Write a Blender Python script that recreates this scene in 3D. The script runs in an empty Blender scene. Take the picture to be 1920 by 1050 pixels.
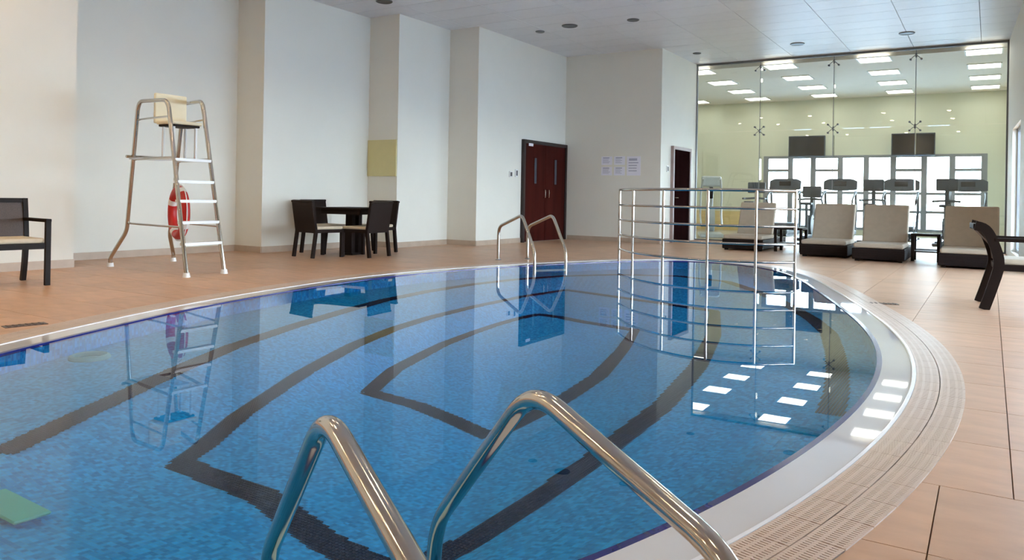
import bpy, bmesh, math, random
from mathutils import Vector, Matrix
random.seed(7)
scene = bpy.context.scene
COL = scene.collection
PI = math.pi
R = math.radians

# ------------------------------------------------------------------ camera
CAM_H, FPX, YAW, ROLL = 0.95, 1433.7, R(32.04), R(0.99)
cF = Vector((-math.sin(YAW), math.cos(YAW), 0))
_r = Vector((math.cos(YAW), math.sin(YAW), 0)); _u = Vector((0, 0, 1))
cR = _r * math.cos(ROLL) + _u * math.sin(ROLL)
cU = -_r * math.sin(ROLL) + _u * math.cos(ROLL)
cam = bpy.data.cameras.new('camera'); camo = bpy.data.objects.new('camera', cam); COL.objects.link(camo)
cam.sensor_width = 36; cam.lens = FPX * 36 / 1920; cam.shift_y = -155.4 / 1920
cam.clip_start = 0.05; cam.clip_end = 400
m = Matrix(((cR.x, cU.x, -cF.x, 0), (cR.y, cU.y, -cF.y, 0), (cR.z, cU.z, -cF.z, CAM_H), (0, 0, 0, 1)))
camo.matrix_world = m
scene.camera = camo

# ------------------------------------------------------------------ world, exposure
scene.view_settings.view_transform = 'Standard'
scene.view_settings.look = 'None'
scene.view_settings.exposure = 1.05
scene.view_settings.gamma = 1.0
scene.view_settings.use_curve_mapping = False
SKY = 13.5
w = bpy.data.worlds.new('sky'); scene.world = w; w.use_nodes = True
nt = w.node_tree; bg = nt.nodes['Background']
tc = nt.nodes.new('ShaderNodeTexCoord'); sx = nt.nodes.new('ShaderNodeSeparateXYZ')
rp = nt.nodes.new('ShaderNodeValToRGB')
nt.links.new(tc.outputs['Generated'], sx.inputs[0]); nt.links.new(sx.outputs['Z'], rp.inputs[0])
rp.color_ramp.elements[0].position = 0.0; rp.color_ramp.elements[0].color = (0.78, 0.90, 1, 1)
rp.color_ramp.elements[1].position = 0.7; rp.color_ramp.elements[1].color = (0.42, 0.66, 1, 1)
nt.links.new(rp.outputs[0], bg.inputs['Color']); bg.inputs['Strength'].default_value = SKY

# ------------------------------------------------------------------ material helpers
def _nodes(name):
    mt = bpy.data.materials.new(name); mt.use_nodes = True
    n = mt.node_tree; return mt, n, n.nodes['Principled BSDF']

def mat(name, col, rough=0.5, metal=0.0, var=0.06, scale=6.0, spec=0.5, coat=0.0, emit=None, estr=0.0,
        stretch=(1, 1, 1), bump=0.0, bscale=60.0, rnd=0.0):
    mt, n, b = _nodes(name)
    b.inputs['Roughness'].default_value = rough; b.inputs['Metallic'].default_value = metal
    b.inputs['Specular IOR Level'].default_value = spec; b.inputs['Coat Weight'].default_value = coat
    t = n.nodes.new('ShaderNodeTexCoord'); mp = n.nodes.new('ShaderNodeMapping')
    mp.inputs['Scale'].default_value = stretch
    n.links.new(t.outputs['Object'], mp.inputs[0])
    no = n.nodes.new('ShaderNodeTexNoise'); no.inputs['Scale'].default_value = scale; no.inputs['Detail'].default_value = 5
    n.links.new(mp.outputs[0], no.inputs['Vector'])
    cr = n.nodes.new('ShaderNodeValToRGB')
    lo = [max(0, c * (1 - var)) for c in col]; hi = [min(1, c * (1 + var)) for c in col]
    cr.color_ramp.elements[0].position = 0.3; cr.color_ramp.elements[0].color = (*lo, 1)
    cr.color_ramp.elements[1].position = 0.7; cr.color_ramp.elements[1].color = (*hi, 1)
    n.links.new(no.outputs['Fac'], cr.inputs[0])
    src = cr.outputs[0]
    if rnd:
        oi = n.nodes.new('ShaderNodeObjectInfo'); hs = n.nodes.new('ShaderNodeHueSaturation')
        mr = n.nodes.new('ShaderNodeMapRange')
        mr.inputs['To Min'].default_value = 1 - rnd; mr.inputs['To Max'].default_value = 1 + rnd
        n.links.new(oi.outputs['Random'], mr.inputs['Value']); n.links.new(mr.outputs[0], hs.inputs['Value'])
        n.links.new(src, hs.inputs['Color']); src = hs.outputs[0]
    n.links.new(src, b.inputs['Base Color'])
    if bump:
        n2 = n.nodes.new('ShaderNodeTexNoise'); n2.inputs['Scale'].default_value = bscale
        n.links.new(mp.outputs[0], n2.inputs['Vector'])
        bp = n.nodes.new('ShaderNodeBump'); bp.inputs['Strength'].default_value = bump; bp.inputs['Distance'].default_value = 0.01
        n.links.new(n2.outputs['Fac'], bp.inputs['Height']); n.links.new(bp.outputs[0], b.inputs['Normal'])
    if emit:
        b.inputs['Emission Color'].default_value = (*emit, 1); b.inputs['Emission Strength'].default_value = estr
    return mt

def glass(name, ior, tint, rough=0.0, bump=0.0, bscale=1.5):
    mt = bpy.data.materials.new(name); mt.use_nodes = True; n = mt.node_tree; n.nodes.clear()
    out = n.nodes.new('ShaderNodeOutputMaterial'); mx = n.nodes.new('ShaderNodeMixShader')
    fr = n.nodes.new('ShaderNodeFresnel'); fr.inputs['IOR'].default_value = ior
    tr = n.nodes.new('ShaderNodeBsdfTransparent'); tr.inputs['Color'].default_value = (*tint, 1)
    gl = n.nodes.new('ShaderNodeBsdfGlossy'); gl.inputs['Roughness'].default_value = rough
    gl.inputs['Color'].default_value = (1, 1, 1, 1)
    # thin sheet: the same reflectance from either side (rays pass through unbent)
    ge = n.nodes.new('ShaderNodeNewGeometry'); mi = n.nodes.new('ShaderNodeMapRange')
    mi.inputs['To Min'].default_value = ior; mi.inputs['To Max'].default_value = 1 / ior
    n.links.new(ge.outputs['Backfacing'], mi.inputs['Value']); n.links.new(mi.outputs[0], fr.inputs['IOR'])
    n.links.new(fr.outputs[0], mx.inputs[0]); n.links.new(tr.outputs[0], mx.inputs[1]); n.links.new(gl.outputs[0], mx.inputs[2])
    n.links.new(mx.outputs[0], out.inputs[0])
    if bump:
        t = n.nodes.new('ShaderNodeTexCoord'); no = n.nodes.new('ShaderNodeTexNoise'); no.inputs['Scale'].default_value = bscale
        bp = n.nodes.new('ShaderNodeBump'); bp.inputs['Strength'].default_value = bump; bp.inputs['Distance'].default_value = 0.01
        n.links.new(t.outputs['Object'], no.inputs['Vector']); n.links.new(no.outputs['Fac'], bp.inputs['Height'])
        n.links.new(bp.outputs[0], gl.inputs['Normal'])
    return mt

def mosaic(name, cols, size=0.02, rough=0.25):
    mt, n, b = _nodes(name)
    t = n.nodes.new('ShaderNodeTexCoord')
    dv = n.nodes.new('ShaderNodeVectorMath'); dv.operation = 'SCALE'; dv.inputs['Scale'].default_value = 1 / size
    fl = n.nodes.new('ShaderNodeVectorMath'); fl.operation = 'FLOOR'
    wn = n.nodes.new('ShaderNodeTexWhiteNoise'); wn.noise_dimensions = '3D'
    cr = n.nodes.new('ShaderNodeValToRGB')
    for i, (p, c) in enumerate(cols):
        e = cr.color_ramp.elements[i] if i < 2 else cr.color_ramp.elements.new(p)
        e.position = p; e.color = (*c, 1)
    fc = n.nodes.new('ShaderNodeVectorMath'); fc.operation = 'FRACTION'
    sp = n.nodes.new('ShaderNodeSeparateXYZ')
    n.links.new(t.outputs['Object'], dv.inputs[0]); n.links.new(dv.outputs[0], fl.inputs[0]); n.links.new(dv.outputs[0], fc.inputs[0])
    n.links.new(fl.outputs[0], wn.inputs['Vector']); n.links.new(wn.outputs['Value'], cr.inputs[0])
    n.links.new(fc.outputs[0], sp.inputs[0])
    def joint(o):
        a = n.nodes.new('ShaderNodeMath'); a.operation = 'LESS_THAN'; a.inputs[1].default_value = 0.08
        n.links.new(o, a.inputs[0]); return a.outputs[0]
    mxm = n.nodes.new('ShaderNodeMath'); mxm.operation = 'MAXIMUM'
    n.links.new(joint(sp.outputs['X']), mxm.inputs[0]); n.links.new(joint(sp.outputs['Y']), mxm.inputs[1])
    mix = n.nodes.new('ShaderNodeMixRGB'); mix.inputs[2].default_value = (0.05, 0.27, 0.46, 1)
    n.links.new(mxm.outputs[0], mix.inputs[0]); n.links.new(cr.outputs[0], mix.inputs[1])
    n.links.new(mix.outputs[0], b.inputs['Base Color']); b.inputs['Roughness'].default_value = rough; b.inputs['Specular IOR Level'].default_value = 0.0
    return mt

M = {}
M['wall'] = mat('cream_wall_paint', (0.80, 0.775, 0.69), 0.65, var=0.015, scale=1.5)
M['gymwall'] = mat('pale_yellow_gym_paint', (0.70, 0.70, 0.56), 0.6, var=0.015, scale=1.5)
M['gymceil'] = mat('gym_ceiling_board', (0.80, 0.73, 0.64), 0.7, var=0.02)
M['skirt'] = mat('beige_skirting_tile', (0.52, 0.40, 0.30), 0.4, var=0.08)
M['ceil'] = mat('lacquered_metal_ceiling_panel', (0.75, 0.765, 0.79), 0.32, spec=0.17, metal=0.0, var=0.02, rnd=0.02)
M['ceilgap'] = mat('dark_ceiling_joint', (0.25, 0.26, 0.27), 0.8)
M['tile'] = mat('tan_stone_deck_tile', (0.60, 0.36, 0.22), 0.40, var=0.10, scale=4, rnd=0.06, spec=0.30, stretch=(1, 2.5, 1))
M['grout'] = mat('brown_grout', (0.30, 0.20, 0.14), 0.8)
M['coping'] = mat('white_wet_stone', (0.66, 0.66, 0.67), 0.025, var=0.02, scale=3, spec=0.6)
M['lip'] = mat('white_lip', (0.85, 0.86, 0.90), 0.2)
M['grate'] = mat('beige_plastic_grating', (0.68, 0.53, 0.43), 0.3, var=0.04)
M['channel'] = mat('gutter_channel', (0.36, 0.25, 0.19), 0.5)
M['blue'] = mosaic('blue_glass_mosaic', [(0.0, (0.006, 0.17, 0.44)), (1.0, (0.02, 0.34, 0.72)), (0.35, (0.009, 0.22, 0.53)), (0.7, (0.014, 0.28, 0.63))])
M['black'] = mat('black_mosaic_tile', (0.006, 0.018, 0.055), 0.4, spec=0.0, var=0.3, scale=40)
M['navy'] = mat('navy_edge_tile', (0.012, 0.016, 0.16), 0.15, var=0.2, scale=30)
M['water'] = glass('still_pool_water', 1.33, (0.80, 0.97, 1.0), 0.0, bump=0.012, bscale=2.2)
M['pane'] = glass('clear_glass', 1.45, (0.95, 0.97, 0.945))
M['winpane'] = glass('window_glass', 1.45, (0.96, 0.985, 1.0))
M['steel'] = mat('polished_stainless_steel', (0.56, 0.52, 0.46), 0.12, metal=1.0, var=0.03)
M['alu'] = mat('brushed_aluminium', (0.66, 0.66, 0.66), 0.3, metal=0.9, var=0.03)
M['frame'] = mat('grey_metal_frame', (0.16, 0.17, 0.18), 0.4, metal=0.5)
M['winframe'] = mat('grey_window_frame', (0.26, 0.27, 0.29), 0.45)
M['white'] = mat('white_plastic', (0.82, 0.82, 0.80), 0.4, var=0.02)
M['cream'] = mat('cream_plastic_seat', (0.80, 0.70, 0.48), 0.45, var=0.03)
M['red'] = mat('red_lifebuoy_shell', (0.50, 0.014, 0.01), 0.4, var=0.1)
M['door'] = mat('dark_mahogany', (0.046, 0.007, 0.005), 0.6, spec=0.06, var=0.35, scale=5, stretch=(1, 1, 0.12))
M['door2'] = mat('black_brown_door', (0.012, 0.004, 0.004), 0.9, spec=0.0, var=0.3, scale=5, stretch=(1, 1, 0.12))
M['doorframe'] = mat('dark_door_frame', (0.02, 0.012, 0.012), 0.4)
M['paleframe'] = mat('pale_door_frame', (0.36, 0.27, 0.25), 0.5)
M['wicker'] = mat('dark_brown_wicker', (0.018, 0.010, 0.008), 0.6, spec=0.15, var=0.5, scale=60, stretch=(1, 1, 4), bump=0.5, bscale=120)
M['darkwood'] = mat('dark_brown_frame', (0.015, 0.009, 0.007), 0.5, spec=0.15, var=0.2)
M['sling'] = mat('brown_mesh_sling', (0.085, 0.060, 0.05), 0.6, var=0.3, scale=150)
M['cushion'] = mat('beige_cushion', (0.66, 0.55, 0.40), 0.85, var=0.05, scale=20)
M['lcush'] = mat('cream_lounger_cushion', (0.47, 0.385, 0.285), 0.85, var=0.04, scale=12)
M['machine'] = mat('dark_grey_machine_plastic', (0.045, 0.06, 0.08), 0.45, var=0.2)
M['machine2'] = mat('grey_machine_plastic', (0.16, 0.18, 0.22), 0.4)
M['machine3'] = mat('silver_machine_paint', (0.50, 0.53, 0.55), 0.35)
M['screen'] = mat('black_screen', (0.012, 0.012, 0.014), 0.12)
M['gymfloor'] = mat('gym_floor', (0.42, 0.33, 0.20), 0.35, var=0.15, scale=3, stretch=(1, 6, 1))
M['wains'] = mat('yellow_wood_wainscot', (0.72, 0.55, 0.26), 0.5, var=0.08, scale=3, stretch=(1, 1, 5))
M['troffer'] = mat('lit_light_diffuser', (0.9, 0.9, 0.9), 0.5, emit=(1, 0.97, 0.90), estr=4.2)
M['down'] = mat('lit_downlight_lens', (0.9, 0.9, 0.9), 0.5, emit=(1, 0.76, 0.46), estr=155.0)
M['dull'] = mat('unlit_grille', (0.10, 0.105, 0.11), 0.4)
M['paper'] = mat('white_paper', (0.84, 0.83, 0.90), 0.7, var=0.02)
M['ink'] = mat('grey_print', (0.45, 0.45, 0.54), 0.7)
M['switch'] = mat('grey_keypad', (0.10, 0.10, 0.11), 0.4)
M['panel'] = mat('yellow_wall_panel', (0.68, 0.60, 0.30), 0.6, var=0.02)
M['drain'] = mat('brown_metal_drain', (0.10, 0.06, 0.045), 0.4, metal=0.6)
M['draincover'] = mat('pale_green_drain_cover', (0.11, 0.40, 0.36), 0.4, spec=0.0)
M['inlet'] = mat('grey_green_inlet', (0.16, 0.32, 0.38), 0.4, spec=0.0)
M['ground'] = mat('pale_paving_outside', (0.55, 0.54, 0.52), 0.8, var=0.1, scale=0.5)

# ------------------------------------------------------------------ mesh helpers
class MB:
    def __init__(s): s.v = []; s.f = []
    def add(s, vs, fs):
        o = len(s.v); s.v += [tuple(v) for v in vs]; s.f += [tuple(i + o for i in f) for f in fs]; return s
    def box(s, x0, x1, y0, y1, z0, z1, mtx=None):
        vs = [Vector((x, y, z)) for z in (z0, z1) for y in (y0, y1) for x in (x0, x1)]
        if mtx: vs = [mtx @ v for v in vs]
        return s.add(vs, [(0, 2, 3, 1), (4, 5, 7, 6), (0, 1, 5, 4), (2, 6, 7, 3), (0, 4, 6, 2), (1, 3, 7, 5)])
    def bar(s, a, b, wx, wz, up=(0, 0, 1)):
        a = Vector(a); b = Vector(b); d = (b - a); L = d.length; d.normalize()
        u = Vector(up); sd = d.cross(u)
        if sd.length < 1e-4: sd = d.cross(Vector((0, 1, 0)))
        sd.normalize(); u = sd.cross(d)
        vs = []
        for p in (a, b):
            for i, j in ((-1, -1), (1, -1), (1, 1), (-1, 1)): vs.append(p + sd * i * wx / 2 + u * j * wz / 2)
        return s.add(vs, [(0, 1, 2, 3), (7, 6, 5, 4), (0, 4, 5, 1), (1, 5, 6, 2), (2, 6, 7, 3), (3, 7, 4, 0)])
    def tube(s, pts, r, n=10, closed=False):
        P = [Vector(p) for p in pts]; k = len(P); rr = r if isinstance(r, (list, tuple)) else [r] * k
        T = []
        for i in range(k):
            a = P[(i - 1) % k] if (closed or i > 0) else P[i]; b = P[(i + 1) % k] if (closed or i < k - 1) else P[i]
            T.append((b - a).normalized())
        ref = Vector((0, 0, 1)) if abs(T[0].z) < 0.9 else Vector((1, 0, 0))
        nx = T[0].cross(ref).normalized(); vs = []
        for i in range(k):
            nx = (nx - T[i] * nx.dot(T[i])).normalized(); ny = T[i].cross(nx)
            for j in range(n):
                a = 2 * PI * j / n; vs.append(P[i] + (nx * math.cos(a) + ny * math.sin(a)) * rr[i])
        fs = []
        for i in range(k if closed else k - 1):
            for j in range(n):
                a = i * n + j; b = i * n + (j + 1) % n; c = ((i + 1) % k) * n + (j + 1) % n; d = ((i + 1) % k) * n + j
                fs.append((a, b, c, d))
        if not closed: fs.append(tuple(range(n))[::-1]); fs.append(tuple(range((k - 1) * n, k * n)))
        return s.add(vs, fs)
    def sweep_xz(s, pts, wy, th):                                       # continuous rectangular section along a path in the xz plane
        P = [Vector(p) for p in pts]; k = len(P); vs = []
        for i in range(k):
            t = (P[min(i + 1, k - 1)] - P[max(i - 1, 0)]).normalized(); n = Vector((t.z, 0, -t.x))
            for a, b in ((-1, -1), (1, -1), (1, 1), (-1, 1)): vs.append(P[i] + Vector((0, a * wy / 2, 0)) + n * b * th / 2)
        fs = [(i * 4 + j, i * 4 + (j + 1) % 4, i * 4 + 4 + (j + 1) % 4, i * 4 + 4 + j) for i in range(k - 1) for j in range(4)]
        return s.add(vs, fs + [(3, 2, 1, 0), tuple(range(4 * k - 4, 4 * k))])
    def cyl(s, c, r, z0, z1, n=20, r2=None):
        r2 = r if r2 is None else r2
        vs = [(c[0] + r * math.cos(2 * PI * i / n), c[1] + r * math.sin(2 * PI * i / n), z0) for i in range(n)]
        vs += [(c[0] + r2 * math.cos(2 * PI * i / n), c[1] + r2 * math.sin(2 * PI * i / n), z1) for i in range(n)]
        fs = [(i, (i + 1) % n, n + (i + 1) % n, n + i) for i in range(n)] + [tuple(range(n))[::-1], tuple(range(n, 2 * n))]
        return s.add(vs, fs)
    def prism(s, poly, z0, z1):
        n = len(poly); vs = [(x, y, z0) for x, y in poly] + [(x, y, z1) for x, y in poly]
        return s.add(vs, [(i, (i + 1) % n, n + (i + 1) % n, n + i) for i in range(n)] + [tuple(range(n))[::-1], tuple(range(n, 2 * n))])
    def rbox(s, x0, x1, y0, y1, z0, z1, bev=0.03, seg=3, mtx=None):
        bm = bmesh.new(); bmesh.ops.create_cube(bm, size=1)
        for v in bm.verts:
            v.co = Vector(((x0 + x1) / 2 + v.co.x * (x1 - x0), (y0 + y1) / 2 + v.co.y * (y1 - y0), (z0 + z1) / 2 + v.co.z * (z1 - z0)))
        bmesh.ops.bevel(bm, geom=list(bm.edges), offset=bev, segments=seg, profile=0.5, affect='EDGES')
        bm.verts.index_update(); vs = [v.co.copy() for v in bm.verts]
        if mtx: vs = [mtx @ v for v in vs]
        s.add(vs, [tuple(v.index for v in f.verts) for f in bm.faces]); bm.free(); return s
    def torus(s, c, u, v, Rr, r, n=36, k=12, a0=0, a1=2 * PI):
        c = Vector(c); u = Vector(u); v = Vector(v); full = abs(a1 - a0 - 2 * PI) < 1e-6
        pts = [c + (u * math.cos(a0 + (a1 - a0) * i / (n if full else n - 1)) + v * math.sin(a0 + (a1 - a0) * i / (n if full else n - 1))) * Rr for i in range(n)]
        return s.tube(pts, r, k, closed=full)
    def mesh(s, name):
        me = bpy.data.meshes.new(name); me.from_pydata(s.v, [], s.f); me.update()
        bm = bmesh.new(); bm.from_mesh(me); bmesh.ops.recalc_face_normals(bm, faces=bm.faces); bm.to_mesh(me); bm.free()
        return me
    def build(s, name, material, parent=None, smooth=False):
        me = s.mesh(name); me.materials.append(M[material])
        if smooth:
            me.polygons.foreach_set('use_smooth', [True] * len(me.polygons))
            try: me.set_sharp_from_angle(angle=R(40))
            except Exception: pass
        o = bpy.data.objects.new(name, me); COL.objects.link(o)
        if parent: o.parent = parent
        return o

def tag(o, label=None, cat=None, group=None, kind=None):
    if label: o['label'] = label
    if cat: o['category'] = cat
    if group: o['group'] = group
    if kind: o['kind'] = kind
    return o
def empty(name, loc=(0, 0, 0), rz=0, label=None, cat=None, group=None):
    o = bpy.data.objects.new(name, None); COL.objects.link(o); o.location = loc; o.rotation_euler = (0, 0, rz)
    o.empty_display_size = 0.1
    return tag(o, label, cat, group)
def copy_tree(o, parent=None):
    c = o.copy(); COL.objects.link(c); c.parent = parent
    for ch in list(o.children): copy_tree(ch, c)
    return c
def inst(me, name, parent=None, loc=(0, 0, 0), rz=0, rx=0):
    o = bpy.data.objects.new(name, me); COL.objects.link(o); o.location = loc; o.rotation_euler = (rx, 0, rz)
    if parent: o.parent = parent
    return o
def fillet(pts, r, n=6):
    P = [Vector(p) for p in pts]; rr = r if isinstance(r, (list, tuple)) else [r] * len(P)
    out = [P[0]]
    for i in range(1, len(P) - 1):
        a = (P[i - 1] - P[i]); b = (P[i + 1] - P[i]); q = min(rr[i], a.length * 0.48, b.length * 0.48)
        A = P[i] + a.normalized() * q; B = P[i] + b.normalized() * q
        for k in range(n + 1):
            t = k / n; out.append(A * (1 - t) ** 2 + P[i] * 2 * t * (1 - t) + B * t * t)
    out.append(P[-1]); return out
def catmull(pts, n=10, closed=True):
    P = [Vector(p) for p in pts]; k = len(P); out = []
    for i in range(k if closed else k - 1):
        if closed: p0, p1, p2, p3 = P[(i - 1) % k], P[i], P[(i + 1) % k], P[(i + 2) % k]
        else: p0, p1, p2, p3 = P[max(i - 1, 0)], P[i], P[i + 1], P[min(i + 2, k - 1)]
        for j in range(n):
            t = j / n
            out.append(0.5 * ((2 * p1) + (p2 - p0) * t + (2 * p0 - 5 * p1 + 4 * p2 - p3) * t * t + (3 * p1 - p0 - 3 * p2 + p3) * t ** 3))
    if not closed: out.append(P[-1])
    return out
def proj(p):
    v = Vector(p) - Vector((0, 0, CAM_H)); d = v.dot(cF)
    if d < 0.1: return None
    return (960 + FPX * v.dot(cR) / d, 369.6 - FPX * v.dot(cU) / d, d)

# ================================================================== POOL OUTLINE
EDGE = [(-4.83, 2.18), (-5.13, 2.93), (-5.46, 3.72), (-5.65, 4.5), (-5.80, 5.3), (-5.93, 6.1), (-5.95, 6.9), (-5.86, 7.7), (-5.68, 8.5),
        (-5.42, 9.3), (-5.10, 10.1), (-4.72, 10.9), (-4.20, 11.55), (-3.55, 11.75), (-2.90, 11.45), (-2.35, 10.75), (-1.95, 9.85), (-1.62, 8.85),
        (-1.30, 7.95), (-1.05, 7.2), (-0.83, 6.5), (-0.66, 5.8), (-0.56, 5.15), (-0.52, 4.6), (-0.515, 4.1), (-0.54, 3.6), (-0.60, 3.05),
        (-0.69, 2.55), (-0.80, 2.10), (-0.93, 1.70), (-1.15, 1.2), (-1.5, 0.68), (-2.0, 0.3), (-2.6, 0.12), (-3.25, 0.2), (-3.85, 0.6), (-4.4, 1.3)]
for _ in range(2):
    k = len(EDGE); EDGE = [tuple(0.15 * EDGE[i - 1][j] + 0.7 * EDGE[i][j] + 0.15 * EDGE[(i + 1) % k][j] for j in (0, 1)) for i in range(k)]
dense = catmull([(x, y, 0) for x, y in EDGE], 12)
def resample(P, n):
    L = [0]
    for i in range(len(P)): L.append(L[-1] + (P[(i + 1) % len(P)] - P[i]).length)
    out = []; j = 0
    for i in range(n):
        s = L[-1] * i / n
        while L[j + 1] < s: j += 1
        t = (s - L[j]) / (L[j + 1] - L[j]); out.append(P[j].lerp(P[(j + 1) % len(P)], t))
    return out, L[-1]
NO = 300
OUT, PERIM = resample(dense, NO)
NRM = []
for i in range(NO):
    t = (OUT[(i + 1) % NO] - OUT[i - 1]).normalized(); NRM.append(Vector((t.y, -t.x, 0)))
area = sum(OUT[i].x * OUT[(i + 1) % NO].y - OUT[(i + 1) % NO].x * OUT[i].y for i in range(NO))
if area < 0: NRM = [-v for v in NRM]
def ring(off, z): return [Vector((OUT[i].x + NRM[i].x * off, OUT[i].y + NRM[i].y * off, z)) for i in range(NO)]
def ring_strip(mb, A, B):
    n = len(A); mb.add(list(A) + list(B), [(i, (i + 1) % n, n + (i + 1) % n, n + i) for i in range(n)])
O_TRIM, O_COP, O_G1, O_G2 = 0.028, 0.205, 0.32, 0.435
PC = Vector((-3.2, 5.2, 0))

# ================================================================== SETTING
H = 4.21
XR0 = 5.6
# floor slab (grout bed) with the pool cut out
fl = MB()
rect = (-11.0, XR0, -5.2, 17.94)
def to_rect(p):
    d = p - PC; ts = []
    if d.x > 1e-6: ts.append((rect[1] - PC.x) / d.x)
    if d.x < -1e-6: ts.append((rect[0] - PC.x) / d.x)
    if d.y > 1e-6: ts.append((rect[3] - PC.y) / d.y)
    if d.y < -1e-6: ts.append((rect[2] - PC.y) / d.y)
    return PC + d * min(ts)
A = ring(O_G2, -0.012)
angs = sorted([(math.atan2((p - PC).y, (p - PC).x), i) for i, p in enumerate(A)])
B = [to_rect(p) for p in A]
for c in ((rect[0], rect[2]), (rect[1], rect[2]), (rect[0], rect[3]), (rect[1], rect[3])):   # snap nearest boundary point to each corner
    j = min(range(NO), key=lambda i: (B[i].x - c[0]) ** 2 + (B[i].y - c[1]) ** 2); B[j] = Vector((c[0], c[1], 0))
B = [Vector((p.x, p.y, -0.012)) for p in B]
ring_strip(fl, A, B)
ring_strip(fl, A, ring(O_G2, -0.05))
floor = tag(fl.build('floor', 'grout'), 'tan stone tiled pool deck', None, None, 'structure')

# deck tiles, cut along the gutter
def clip_half(poly, p, n):
    out = []
    for i in range(len(poly)):
        a, b = poly[i], poly[(i + 1) % len(poly)]; da, db = (a - p).dot(n), (b - p).dot(n)
        if da >= 0: out.append(a)
        if (da >= 0) != (db >= 0): out.append(a + (b - a) * (da / (da - db)))
    return out
G2R = ring(O_G2, 0)
def inside(p, Rg):
    c = False; n = len(Rg)
    for i in range(n):
        a, b = Rg[i], Rg[i - 1]
        if (a.y > p.y) != (b.y > p.y) and p.x < (b.x - a.x) * (p.y - a.y) / (b.y - a.y) + a.x: c = not c
    return c
TS, GP = 0.6, 0.004
tiles = []
for j in range(-14, 26):
    y0 = 2.97 + j * TS
    if y0 > 17.9 or y0 < -5.2: continue
    xo = 0.08 if j >= 0 else -0.13
    for i in range(-20, 7):
        x0 = xo + i * TS
        if x0 > XR0 or x0 + TS < -10.45: continue
        x1 = min(x0 + TS, XR0) - GP; y1 = min(y0 + TS, 17.92) - GP
        poly = [Vector((x0, y0, 0)), Vector((x1, y0, 0)), Vector((x1, y1, 0)), Vector((x0, y1, 0))]
        ins = [inside(p, G2R) for p in poly]
        cen = sum(poly, Vector()) / 4
        k = min(range(NO), key=lambda q: (G2R[q] - cen).length_squared)
        if all(ins): continue
        if any(ins) or (G2R[k] - cen).length < 0.45:
            poly = clip_half(poly, G2R[k] - NRM[k] * 0.02, NRM[k])
            if len(poly) < 3: continue
            cen = sum(poly, Vector()) / len(poly)
        full = len(poly) == 4 and not any(ins) and abs(x1 - x0 - TS + GP) < 1e-6 and abs(y1 - y0 - TS + GP) < 1e-6 and (poly[0] - Vector((x0, y0, 0))).length < 1e-6 and (poly[2] - Vector((x1, y1, 0))).length < 1e-6
        q = proj(cen); vis = q is not None and -60 < q[0] < 1980 and q[1] < 1130
        tiles.append((q[2] if vis else 1e3 + cen.length, poly, full, cen))
tiles.sort(key=lambda t: t[0])
full_me = None; rest = MB()
for n, (d, poly, full, cen) in enumerate(tiles):
    if n < 300:
        if full:
            if full_me is None:
                full_me = MB().box(-(TS - GP) / 2, (TS - GP) / 2, -(TS - GP) / 2, (TS - GP) / 2, -0.012, 0).mesh('floor_tile'); full_me.materials.append(M['tile'])
            inst(full_me, 'floor_tile', floor, (cen.x, cen.y, 0))
        else:
            o = MB().prism([(p.x - cen.x, p.y - cen.y) for p in poly], -0.012, 0).build('floor_tile', 'tile', floor); o.location = (cen.x, cen.y, 0)
    else: rest.prism([(p.x, p.y) for p in poly], -0.012, 0)
tag(rest.build('floor_tile_field', 'tile', floor), kind='stuff')

# walls
LP = [(-9.5, -5.0), (-9.5, 5.09), (-10.39, 5.09), (-10.39, 8.14), (-9.75, 8.14), (-9.75, 10.55), (-9.05, 10.55), (-9.05, 12.07), (-8.36, 12.07), (-8.36, 15.64)]
wl = MB().prism(LP + [(-8.36, 15.95), (-11.0, 15.95), (-11.0, -5.0)], -0.05, H).build('wall_left', 'wall')
tag(wl, 'cream stepped wall with sawtooth returns along the pool deck', None, None, 'structure')
wb = MB().box(-8.36, -6.03, 15.64, 15.95, -0.05, H).build('wall_back', 'wall'); tag(wb, 'cream end wall carrying paper notices', kind='structure')
wc = MB().box(-6.33, -6.03, 15.95, 17.94, -0.05, H).build('wall_corner', 'wall'); tag(wc, 'short cream side wall with narrow dark door', kind='structure')
wr = MB().box(-11.0, XR0 + 0.3, -5.3, -5.0, -0.05, H).build('wall_rear', 'wall'); tag(wr, 'cream wall behind the viewer', kind='structure')
# skirting
def skirt(name, pts, label, side=1, hgt=0.10, th=0.012):
    mb = MB()
    for a, b in zip(pts[:-1], pts[1:]):
        a = Vector((*a, 0)); b = Vector((*b, 0)); d = (b - a).normalized(); n = Vector((d.y, -d.x, 0)) * side
        c = (a + b) / 2 + n * th / 2; L = (b - a).length
        mb.bar(a + n * th / 2 + Vector((0, 0, hgt / 2)) - d * 0.0, b + n * th / 2 + Vector((0, 0, hgt / 2)), th, hgt)
    tag(mb.build(name, 'skirt'), label, kind='structure')
skirt('baseboard_left', LP[:-1] + [(-8.36, 13.7)], 'low beige tile skirting along the stepped wall')
skirt('baseboard_back', [(-8.27, 15.64), (-6.03, 15.64)], 'low beige tile skirting under the notices')
skirt('baseboard_corner', [(-6.03, 15.64), (-6.03, 16.2)], 'low beige tile skirting beside narrow door')

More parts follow.
